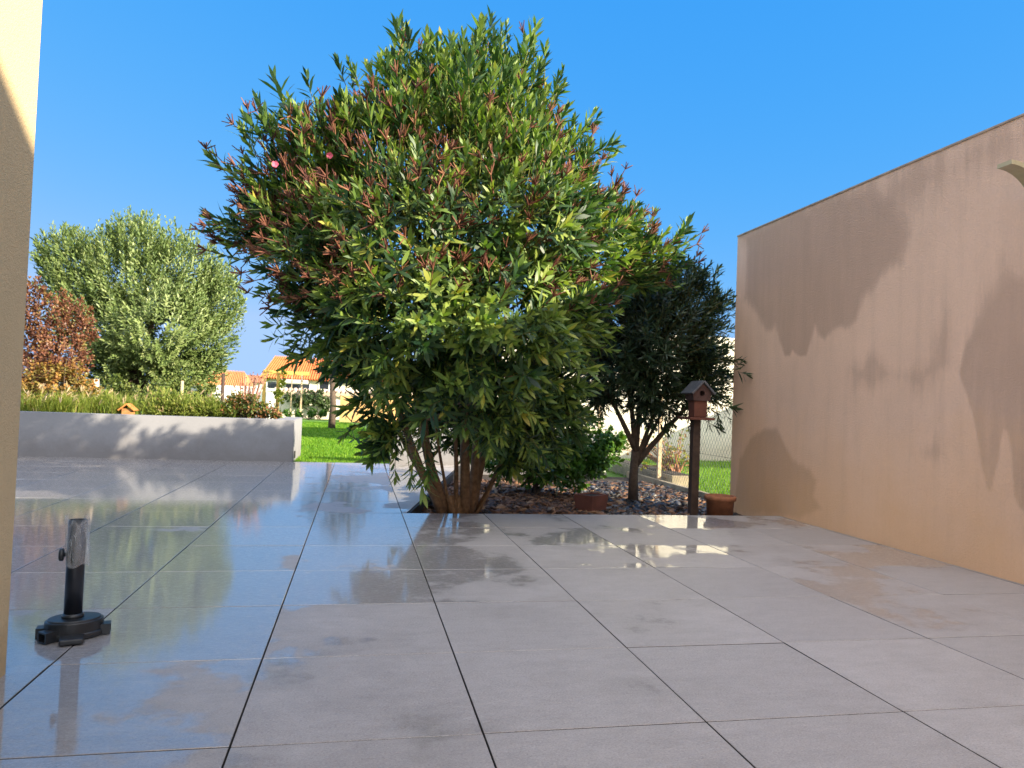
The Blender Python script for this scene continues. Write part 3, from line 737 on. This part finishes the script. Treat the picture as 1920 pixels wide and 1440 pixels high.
# ---------------------------------------------------------------- parasol stand
ub = Vector((-.893, 2.72, .0015))
u = empty('parasol_stand', tuple(ub), 'black plastic parasol stand with a cling film wrapped tube on the wet tiles', 'parasol stand')
b = NB(); lathe(b, [(.0, .004), (.0755, .004), (.077, .006), (.077, .052), (.0755, .0545), (.071, .0555), (.070, .059), (.068, .0605), (.034, .0615), (.0, .0615)], ub, 48, 1.12, .86, math.radians(20))
o = obj('drum', b, mat_black, u)
b = NB(); lathe(b, [(0, 0), (.083, 0), (.086, .003), (.086, .017), (.082, .021), (.0, .021)], ub, 40, 1.05, .8, math.radians(20)); smooth(obj('foot_plate', b, mat_black, u))
def socket(ang, dist, wd, hh, ln):
    """hollow square sleeve that takes a crossbar"""
    b = NB(); R_ = Matrix.Translation(ub) @ Matrix.Rotation(ang, 4, 'Z'); t_ = .005
    for lo, hi in (((dist, -wd/2, .001), (dist+ln, wd/2, t_)), ((dist, -wd/2, hh-t_), (dist+ln, wd/2, hh)),
                   ((dist, -wd/2, t_), (dist+ln, -wd/2+t_, hh-t_)), ((dist, wd/2-t_, t_), (dist+ln, wd/2, hh-t_))):
        box(b, lo, hi, 0, R_)
    return b
for ang in (-128, 12, 102, -168):
    obj('socket', socket(math.radians(ang), .055, .042, .035, .052), mat_black, u)
b = NB(); box(b, (.0, -.035, .001), (.115, .035, .02), .006, Matrix.Translation(ub) @ Matrix.Rotation(math.radians(-75), 4, 'Z')); obj('lug', b, mat_black, u)
b = NB(); lathe(b, [(.0275, .06), (.0275, .382), (.024, .382), (.024, .30), (0, .30)], ub + Vector((-.006, .0, 0)), 32)
tube_o = smooth(obj('tube', b, plain('black_painted_tube', (.012, .014, .02), .33, .2, 20, 0), u))
b = NB(); lathe(b, [(.026, .06), (.033, .0605), (.033, .068), (.029, .074), (.026, .075)], ub + Vector((-.006, 0, 0)), 32); smooth(obj('collar', b, mat_black, u))
b = NB()
kc = ub + Vector((-.006, 0, .268)); kd = Vector((-1, -.22, 0)).normalized()
tube(b, [kc+kd*.024, kc+kd*.036], .007, 12); tube(b, [kc+kd*.034, kc+kd*.037, kc+kd*.046, kc+kd*.049], [.016, .021, .021, .017], 20)
obj('clamp_knob', b, mat_black, u)
# film wrap
Mf = M_('cling_film'); nz_ = Mf.noise(55, 6, .7, Mf.stretch((1, 1, .45)), 1.2)
Mf.set(Base_Color=(.75, .75, .76), Roughness=.22); Mf.bump(nz_, .9, .01)
tb = Mf.n('BsdfTransparent'); mx = Mf.n('MixShader'); Mf.l(Mf.ramp(nz_, [(.35, .16), (.58, .30), (.70, .75)]), mx.inputs[0])
Mf.l(tb.outputs[0], mx.inputs[1]); Mf.l(Mf.p.outputs[0], mx.inputs[2]); Mf.l(mx.outputs[0], Mf.out.inputs[0])
b = NB(); nr, na = 16, 40; rows = []
for i in range(nr):
    t = i/(nr-1); ring = []
    for k in range(na):
        a_ = 2*math.pi*k/na
        z = .232 + t*(.155 + .012*math.sin(2*a_+.6) + .007*math.sin(7*a_)) - (1-t)*.006*math.sin(3*a_)
        r = .0305 + .0022*math.sin(5*a_+3*t) + .0015*math.sin(11*a_-7*t) + .010*max(0, math.cos(a_-.1))**6*(1-.6*t) + .013*max(0, math.cos(a_-2.9))**8*t**1.5
        ring.append(b.verts.new(ub + Vector((-.006 + r*math.cos(a_), r*math.sin(a_), z))))
    rows.append(ring)
for p_, q_ in zip(rows, rows[1:]):
    for k in range(na): b.faces.new((p_[k], p_[(k+1) % na], q_[(k+1) % na], q_[k]))
smooth(obj('film_wrap', b, Mf.m, u))

# ---------------------------------------------------------------- bird house on its post
bp_ = Vector(at(1299, 958, 5.95)); bp_.z = -.12; by = 5.95
top = Vector(at(1306, 787, by))
bh = empty('bird_house', tuple(bp_), 'rust red bird house on a dark wooden post in front of the small tree', 'bird house')
obj('post', one_box((bp_.x-.034, by-.034, -.14), (bp_.x+.034, by+.034, top.z), .004), mat_wood, bh)
bx, bz = bp_.x + .015, top.z
obj('tray', one_box((bx-.125, by-.12, bz), (bx+.105, by+.12, bz+.022), .004), mat_terra, bh)
b = NB(); lathe(b, [(.075, .022), (.080, .03), (.085, .16), (.075, .165), (0, .165)], Vector((bx, by, bz)), 4, 1, 1, math.radians(45))
obj('body', b, mat_terra, bh)
b = NB()   # upper storey with an entrance hole
cz = bz + .165
outer = [(-.075, 0), (.075, 0), (.085, .07), (0, .155), (-.085, .07)]
hole = [(.024*math.cos(2*math.pi*k/20), .062+.024*math.sin(2*math.pi*k/20)) for k in range(20)]
fo = [b.verts.new((bx+x, by-.08, cz+z)) for x, z in outer]; bo = [b.verts.new((bx+x, by+.08, cz+z)) for x, z in outer]
fh = [b.verts.new((bx+x, by-.08, cz+z)) for x, z in hole]; fi = [b.verts.new((bx+x, by-.01, cz+z)) for x, z in hole]
ed = [b.edges.new((fo[k], fo[(k+1) % 5])) for k in range(5)] + [b.edges.new((fh[k], fh[(k+1) % 20])) for k in range(20)]
bmesh.ops.triangle_fill(b, edges=ed, use_beauty=True)
b.faces.new(bo)
for k in range(5): b.faces.new((fo[k], fo[(k+1) % 5], bo[(k+1) % 5], bo[k]))
for k in range(20): b.faces.new((fh[k], fh[(k+1) % 20], fi[(k+1) % 20], fi[k]))
b.faces.new(fi); bmesh.ops.recalc_face_normals(b, faces=b.faces)
obj('gable_box', b, plain('stained_box', (.075, .038, .032), .85, .4, 20, .3), bh)
for sgn in (-1, 1):
    Rm = Matrix.Translation((bx, by, cz+.165)) @ Matrix.Rotation(sgn*math.radians(46), 4, 'Y')
    obj('roof_panel', one_box((0 if sgn > 0 else -.15, -.115, -.006), (.15 if sgn > 0 else 0, .115, .010), .002, Rm), mat_slateroof, bh)

# ---------------------------------------------------------------- pots
pt = empty('plant_pot', (2.93, 5.62, -.11), 'round terracotta pot standing against the foot of the ochre wall', 'pot')
b = NB(); lathe(b, [(0, 0), (.098, 0), (.112, .205), (.126, .207), (.129, .232), (.124, .245), (.112, .243), (.104, .19), (0, .185)], (2.93, 5.62, -.108), 40)
smooth(obj('pot', b, mat_terra2, pt))
b = NB(); lathe(b, [(.102, .1865), (.05, .196), (0, .199)], (2.93, 5.62, -.108), 24); obj('soil', b, mat_soil, pt)
pc = Vector(at(1108, 947, 6.25)); pc.z = -.105
tp = empty('planter_box', tuple(pc), 'small rectangular terracotta planter lying askew on the bark mulch', 'planter')
Rm = Matrix.Translation(pc) @ Matrix.Rotation(math.radians(38), 4, 'Z')
b = NB(); Lx, Ly, Hh, tk = .25, .10, .16, .014
o_ = [(-1, -1), (1, -1), (1, 1), (-1, 1)]
lo = [b.verts.new(Rm @ Vector((sx*(Lx/2-.018), sy*(Ly-.018), 0))) for sx, sy in o_]; hi = [b.verts.new(Rm @ Vector((sx*Lx/2, sy*Ly, Hh))) for sx, sy in o_]
hi2 = [b.verts.new(Rm @ Vector((sx*(Lx/2-tk), sy*(Ly-tk), Hh))) for sx, sy in o_]; inn = [b.verts.new(Rm @ Vector((sx*(Lx/2-tk-.01), sy*(Ly-tk-.01), .1))) for sx, sy in o_]
b.faces.new(list(reversed(lo)))
for p_, q_ in ((lo, hi), (hi, hi2), (hi2, inn)):
    for k in range(4): b.faces.new((p_[k], p_[(k+1) % 4], q_[(k+1) % 4], q_[k]))
bmesh.ops.recalc_face_normals(b, faces=b.faces); b.faces.new(inn)
obj('trough', b, mat_terra, tp)
obj('soil', one_box((-Lx/2+.02, -Ly+.02, .105), (Lx/2-.02, Ly-.02, .15), .006, Rm), mat_soil, tp)

# ---------------------------------------------------------------- shower on the wall
sh = empty('outdoor_shower', (XW-.03, 3.0, 1.0), 'curved brushed metal outdoor shower head arching out from the ochre wall', 'shower')
b = NB(); tipx = 3.11
ysh0 = ray(1897, 299).y*tipx/ray(1897, 299).x; ysh1 = ysh0 + .085; ztip = EYE + ray(1897, 299).z*tipx/ray(1897, 299).x
xs = XW-.012; rad_x = xs - tipx
pts = [(xs, .25)] + [(xs, 1.0)] + [(xs, ztip-.30)] + [(xs - rad_x*(1-math.cos(a_)), ztip - .30 + .29*math.sin(a_)) for a_ in [math.radians(5*k) for k in range(1, 19)]]
ra, rb = [], []
for i, (x, z) in enumerate(pts):
    a0 = pts[max(0, i-1)]; a1 = pts[min(len(pts)-1, i+1)]; d = Vector((a1[0]-a0[0], 0, a1[1]-a0[1])).normalized(); nn = Vector((-d.z, 0, d.x))*.011
    ra.append([b.verts.new(Vector((x, y, z)) + s_*nn) for y, s_ in ((ysh0, 1), (ysh1, 1), (ysh1, -1), (ysh0, -1))])
for p_, q_ in zip(ra, ra[1:]):
    for k in range(4): b.faces.new((p_[k], p_[(k+1) % 4], q_[(k+1) % 4], q_[k]))
b.faces.new(ra[-1]); b.faces.new(list(reversed(ra[0]))); bmesh.ops.recalc_face_normals(b, faces=b.faces)
obj('shower_arm', b, mat_steel, sh)
for zz in (.5, 1.4):
    obj('wall_bracket', one_box((xs+.0095, ysh0+.02, zz), (XW+.001, ysh1-.02, zz+.04), .002), mat_steel, sh)

# ---------------------------------------------------------------- mesh fence on the right
FX, FY0, FY1, FZ0, FZ1 = 3.66, 6.36, 11.4, -.13, 1.02
fe = empty('mesh_fence', (FX, 8, -.14), 'chain link fence with thin posts between the bed and the neighbouring lawn', 'fence')
b = NB(); step = .062; Hf = FZ1-FZ0; L_ = FY1-FY0
for sgn in (1, -1):
    s0 = -Hf if sgn > 0 else 0
    yv = FY0 - Hf
    while yv < FY1 + Hf:
        # wire y = yv + (z-FZ0)*sgn*.75
        za, zb = FZ0, FZ1; f = lambda z: yv + (z-FZ0)*sgn*.75
        g = lambda y: (y-yv)/(sgn*.75) + FZ0
        ya, yb = f(za), f(zb)
        if min(ya, yb) < FY0:
            zz = g(FY0)
            if ya < FY0: ya, za = FY0, zz
            else: yb, zb = FY0, zz
        if max(ya, yb) > FY1:
            zz = g(FY1)
            if ya > FY1: ya, za = FY1, zz
            else: yb, zb = FY1, zz
        if FY0-1e-6 <= min(ya, yb) and max(ya, yb) <= FY1+1e-6 and zb > za:
            tube(b, [(FX+sgn*.0012, ya, za), (FX+sgn*.0012, yb, zb)], .0016, 4, False)
        yv += step
obj('wire_mesh', b, mat_wire, fe)
for zz in (FZ0+.03, .36, FZ1-.01):
    b = NB(); tube(b, [(FX-.003, FY0, zz), (FX-.003, FY1, zz)], .0022, 5); obj('tension_wire', b, mat_wire, fe)
for yy in (8.55, 10.9): obj('post', one_box((FX-.05, yy-.022, -.14), (FX-.006, yy+.022, 1.05), .003), mat_timber, fe)
tag(obj('gravel_board', one_box((3.585, 6.30, -.2), (3.635, YL, -.035), .004), mat_concrete), 'low concrete board along the foot of the mesh fence', 'kerb')
rbx = empty('raised_planter', (4.2, 9, -.14), 'low timber edged planting bed on the neighbouring lawn', 'planter')
obj('edging', one_box((3.72, 8.35, -.16), (3.99, 11.2, .03), .006), mat_concrete, rbx)
obj('soil', one_box((3.75, 8.38, .0305), (3.96, 11.17, .042)), mat_soil, rbx)

# ---------------------------------------------------------------- behind the low wall
def stake(px, ytop, Y, wd, mat, name, label, tilt=0, zb=.3):
    p = Vector(at(px, ytop, Y)); b = NB()
    tube(b, [(p.x - tilt, Y, zb), (p.x, Y, p.z)], [wd*.9, wd], 8); return tag(obj(name, b, mat), label, 'post')
stake(180, 711, 11.0, .042, plain('pale_weathered_wood', (.62, .50, .40), .85, .2, 14, .3), 'wooden_post', 'thick pale post among the grasses left of the olive trunk', -.03)
stake(342, 714, 11.6, .022, mat_timber, 'wooden_post', 'short thin post among the grasses under the olive tree crown')
stake(419, 700, 11.8, .028, mat_wood, 'wooden_post', 'dark brown post in front of the orange roof, right of the olive tree')
fd = empty('bird_feeder', tuple(at(240, 778, 10.1)), 'small orange wooden feeder with a pitched roof above the low wall', 'bird feeder')
fc = Vector(at(241, 757, 10.1))
for sgn in (-1, 1):
    Rm = Matrix.Translation(fc) @ Matrix.Rotation(sgn*math.radians(40), 4, 'Y')
    obj('roof_panel', one_box((0 if sgn > 0 else -.128, -.09, -.010), (.128 if sgn > 0 else 0, .09, .006), .002, Rm), plain('orange_stained_wood', (.50, .20, .05), .7, .25, 20, .3), fd)
obj('box', one_box((fc.x-.06, 10.04, .30), (fc.x+.06, 10.17, fc.z-.06), .003), plain('amber_wood', (.42, .2, .07), .7, .25, 20, .3), fd)

def wavy_roof(A, B, Cc, Dd, n, amp, rows=10):
    """tile-corrugated roof slope; A-B eave, D-C ridge"""
    A, B, Cc, Dd = map(Vector, (A, B, Cc, Dd)); nn = (B-A).cross(Dd-A).normalized(); b = NB(); g = []
    for j in range(rows*2+1):
        t = j/(rows*2); row = []
        for i in range(n*6+1):
            s_ = i/(n*6); p = A.lerp(B, s_).lerp(Dd.lerp(Cc, s_), t)
            row.append(b.verts.new(p + nn*(amp*math.sin(s_*n*2*math.pi) + (.03 if j % 2 else 0))))
        g.append(row)
    for p_, q_ in zip(g, g[1:]):
        for k in range(len(p_)-1): b.faces.new((p_[k], p_[k+1], q_[k+1], q_[k])).smooth = True
    return b
def house(name, label, Y, x0p, x1p, eave, ridge, ridge0p, wallmat, roofmat, wins, extra=None, deep=7, nt_=58, rows=12):
    e0, e1 = Vector(at(x0p, eave, Y)), Vector(at(x1p, eave, Y)); z0, zr = e0.z, at(ridge0p, ridge, Y+deep/2).z
    xr0 = at(ridge0p, ridge, Y+deep/2).x
    h = empty(name, (e0.x, Y, -1.5), label, 'house')
    obj('wall', one_box((e0.x+.5, Y+.45, -3), (e1.x-.3, Y+deep-.4, z0-.02)), wallmat, h)
    e1z = z0
    rf = obj('roof', wavy_roof((e0.x, Y, z0), (e1.x, Y, z0), (e1.x - (xr0-e0.x), Y+deep/2, zr), (xr0, Y+deep/2, zr), nt_, .07, rows), roofmat, h)
    bk = NB(); vs = [bk.verts.new(p) for p in ((e0.x, Y, z0-.03), (xr0, Y+deep/2, zr-.06), (e0.x, Y+deep, z0-.03), (e1.x, Y+deep, z0-.03), (e1.x-(xr0-e0.x), Y+deep/2, zr-.06), (e1.x, Y, z0-.03))]
    bk.faces.new((vs[0], vs[1], vs[2])); bk.faces.new((vs[2], vs[1], vs[4], vs[3])); bk.faces.new((vs[3], vs[4], vs[5])); bk.faces.new((vs[0], vs[2], vs[3], vs[5]))
    obj('roof_back', bk, roofmat, h)
    for wx0, wy0, wx1, wy1 in wins:
        a0, a1 = at(wx0, wy0, Y+.45), at(wx1, wy1, Y+.45)
        f = obj('window', one_box((a0.x-.1, Y+.40, a1.z-.1), (a1.x+.1, Y+.44, a0.z+.1)), mat_whitepaint, h)
        obj('pane', one_box((a0.x, Y+.385, a1.z), (a1.x, Y+.398, a0.z)), mat_glass, f).parent = f
    return h
h1 = house('tiled_house', 'white house with an orange pantile roof and awning beyond the lawn', 52, 486, 760, 708, 668, 516, mat_white, mat_rooftile, [(502,716,518,728),(536,716,580,732),(600,712,616,730)])
aw = NB(); a0, a1 = at(528, 711, 51.6), at(578, 714, 51.6)
box(aw, (a0.x, 50.9, a1.z-.25), (a1.x, 51.9, a0.z), .05); obj('awning', aw, mat_awning, h1)
house('distant_house', 'house with a pale orange roof half hidden by the olive tree', 60, 360, 458, 722, 694, 392, mat_white, plain('pale_orange_tile', (.62, .25, .09), .8, .2, 4, .2), [], nt_=24)
house('distant_house', 'small far house with a brown orange roof left of the tiled house', 95, 446, 492, 716, 703, 458, mat_white, plain('brown_orange_tile', (.45, .19, .09), .85, .2, 3, .2), [], nt_=18)

# white boundary wall with tile coping and white railing panels at the end of the lawn
bw = empty('boundary_wall', (-2, 28.3, 0), 'white boundary wall with a wavy tile coping at the end of the lawn', 'wall')
x0, x1 = at(516, 735, 28).x, at(800, 735, 28).x
obj('wall', one_box((x0, 28.2, -.1), (x1, 28.4, at(560, 738, 28).z), .01), mat_white, bw)
b = NB(); zc = at(560, 738, 28).z
k = x0
while k < x1: 
    tube(b, [(k, 27.98, zc+.02), (k, 28.3, zc+.13), (k, 28.6, zc+.02)], .09, 7); k += .17
obj('coping', b, plain('pale_clay_coping', (.62, .48, .36), .8, .2, 10, .2), bw)
rl = empty('white_railing', (-5, 27.9, 0), 'white slatted railing standing behind the red shrub, left of the pergola', 'railing')
xa, xb = at(408, 740, 27).x, at(500, 740, 27).x; zt = at(450, 724, 27).z
obj('rail', one_box((xa, 27.0, zt-.05), (xb, 27.06, zt), .005), mat_whitepaint, rl); obj('rail', one_box((xa, 27.0, .12), (xb, 27.06, .17), .005), mat_whitepaint, rl)
nb = 17
for i in range(nb):
    xx = xa + (xb-xa)*i/(nb-1); obj('slat', one_box((xx-.052, 27.01, .02), (xx+.052, 27.05, zt-.02)), mat_whitepaint, rl)
pi = empty('gate_pillar', tuple(at(508, 778, 26.9)), 'stout white pillar between the railing and the pergola', 'pillar')
px0, px1 = at(501, 740, 26.7).x, at(515, 740, 26.7).x; pz = at(508, 729, 26.7).z
obj('shaft', one_box((px0, 26.55, -.05), (px1, 26.8, pz-.08), .01), mat_whitepaint, pi); obj('cap', one_box((px0-.04, 26.5, pz-.08), (px1+.04, 26.85, pz), .01), mat_whitepaint, pi)
pg = empty('pergola', tuple(at(510, 790, 22)), 'slender golden timber pergola with a climbing vine on the lawn', 'pergola')
for x, yb in ((497, 770), (523, 770)):
    p = at(x, 693, 22); obj('post', one_box((p.x-.045, 21.95, -.03), (p.x+.045, 22.04, p.z), .004), mat_yellowwood, pg)
p0, p1 = at(494, 694, 22), at(580, 702, 22)
obj('beam', one_box((p0.x, 21.94, p0.z-.1), (p1.x, 22.05, p0.z), .004), mat_yellowwood, pg)
for x in (548, 566, 567.5):
    p = at(x, 700, 21.9); obj('cord', one_box((p.x-.012, 21.9, .35), (p.x+.012, 21.925, p0.z-.1)), mat_timber, pg)
bush('climbing_vine', 'yellow green vine climbing the right pergola post', 'vine', [(529,718,6,21.8),(522,738,7,21.8),(526,752,4,21.8),(532,700,4,21.8),(505,712,3,21.8)], 75,
     leafmat('vine_leaf', [(0, (.14, .20, .03)), (1, (.40, .42, .06))], .5, .35), .10, .07, per=4, base=tuple(Vector((at(524, 700, 21.85).x, 21.85, -.02))), nst=6, zmin=.05)
wl = leafmat('ivy_leaf', [(0, (.03, .06, .02)), (1, (.10, .15, .05))], .5, .25)
bush('ivy', 'dark ivy spreading over the white boundary wall', 'ivy', [(575,745,14,27.9),(600,748,16,27.9),(612,760,13,27.9),(545,745,10,27.9),(560,755,9,27.9)], 330, wl, .13, .09, per=4, base=(at(600, 778, 27.9).x, 27.9, -.03), nst=8, zmin=.0)
bush('low_hedge', 'low green plants along the foot of the boundary wall', 'hedge', [(540,775,7,27),(560,776,6,27),(585,774,7,27),(605,775,6,27),(625,776,6,27)], 300, bush_leaf, .12, .05, per=4, base=(at(580, 778, 27).x, 27, -.03), nst=6, zmin=.0)
# young tree on the lawn, brown panel at the right of the passage
yt = empty('lawn_tree', tuple(at(622, 790, 20)), 'thin dark tree trunk standing on the lawn left of the oleander', 'tree')
p = at(622, 790, 20); b = NB(); tube(b, [(p.x, 20, -.04), (p.x+.02, 20, .6), (p.x-.05, 20, 1.4)], [.10, .08, .06], 8); obj('trunk', b, mat_bark2, yt)
TBl = [(np.array((p.x+dx, 20+dy, z)), r) for dx, dy, z, r in ((.0, 0, 1.9, .7), (.7, .2, 1.8, .6), (.4, -.2, 2.4, .6))]
P, D = shell_points(TBl, 500, .3, .5); obj('crown', leaves('crown', *shoot_leaves(P, D, 7, .10, .04, .15)), t2_leaf, yt)
tag(obj('timber_panel', one_box((at(637, 770, 26).x, 26, -.05), (at(800, 770, 26).x, 26.08, at(650, 742, 26).z), .01), plain('honey_timber', (.55, .33, .13), .8, .25, 9, .3)), 'honey coloured timber fence panel behind the oleander', 'fence')

# trees and hills at the horizon
hill = NB(); prev = None
for i in range(60):
    x = -260 + i*9; z = 5.2 + 1.1*math.sin(i*.7) + .7*math.sin(i*1.9+1) + random.random()*.5
    a_, c_ = hill.verts.new((x, 330, -2)), hill.verts.new((x, 345, z)); d_ = hill.verts.new((x, 420, -2))
    if prev: hill.faces.new((prev[0], a_, c_, prev[1])); hill.faces.new((prev[1], c_, d_, prev[2]))
    prev = (a_, c_, d_)
tag(obj('hills', hill, plain('far_woods', (.07, .10, .09), .95, .35, .2, 0)), kind='structure')
hedge_leaf = leafmat('hedge_leaf', [(0, (.03, .065, .02)), (1, (.09, .14, .04))], .5, .2)
def far_bush(cx, cy, w_, h_, label, n=700):
    B = [(np.array((cx + random.uniform(-w_/2, w_/2), cy + random.uniform(-.5, .5), h_*random.uniform(.3, .75))), h_*.32) for _ in range(8)]
    P, D = shell_points(B, n, .2, .5); k = P[:, 2] > 0; P, D = P[k], D[k]
    r = empty('shadow_bush', (cx, cy, -.1), label, 'bush')
    obj('foliage', leaves('foliage', *shoot_leaves(P, D, 6, .11, .05, .15)), hedge_leaf, r)
    b = NB(); tube(b, [(cx, cy, -.1), (cx, cy, h_*.5)], [.06, .03], 6); obj('stem', b, mat_bark2, r)
far_bush(3.6, 21.5, 1.6, 2.1, 'unseen dark bush added behind the oleander crown to shade the far lawn')  # added out of view to lay a shadow band across the lawn
bush('garden_hedge', 'green garden hedge under the olive tree behind the ornamental grass', 'hedge',
     [(210,735,35,12.6),(300,735,30,12.6),(350,730,28,12.8),(260,745,30,12.4),(390,735,22,12.8),(150,740,30,12.5)], 700, leafmat('hedge_mixed', [(0, (.05, .09, .02)), (.6, (.14, .19, .045)), (1, (.26, .26, .08))], .5, .3), .07, .03, base=(-3, 12.6, .3), per=7, zmin=.3)
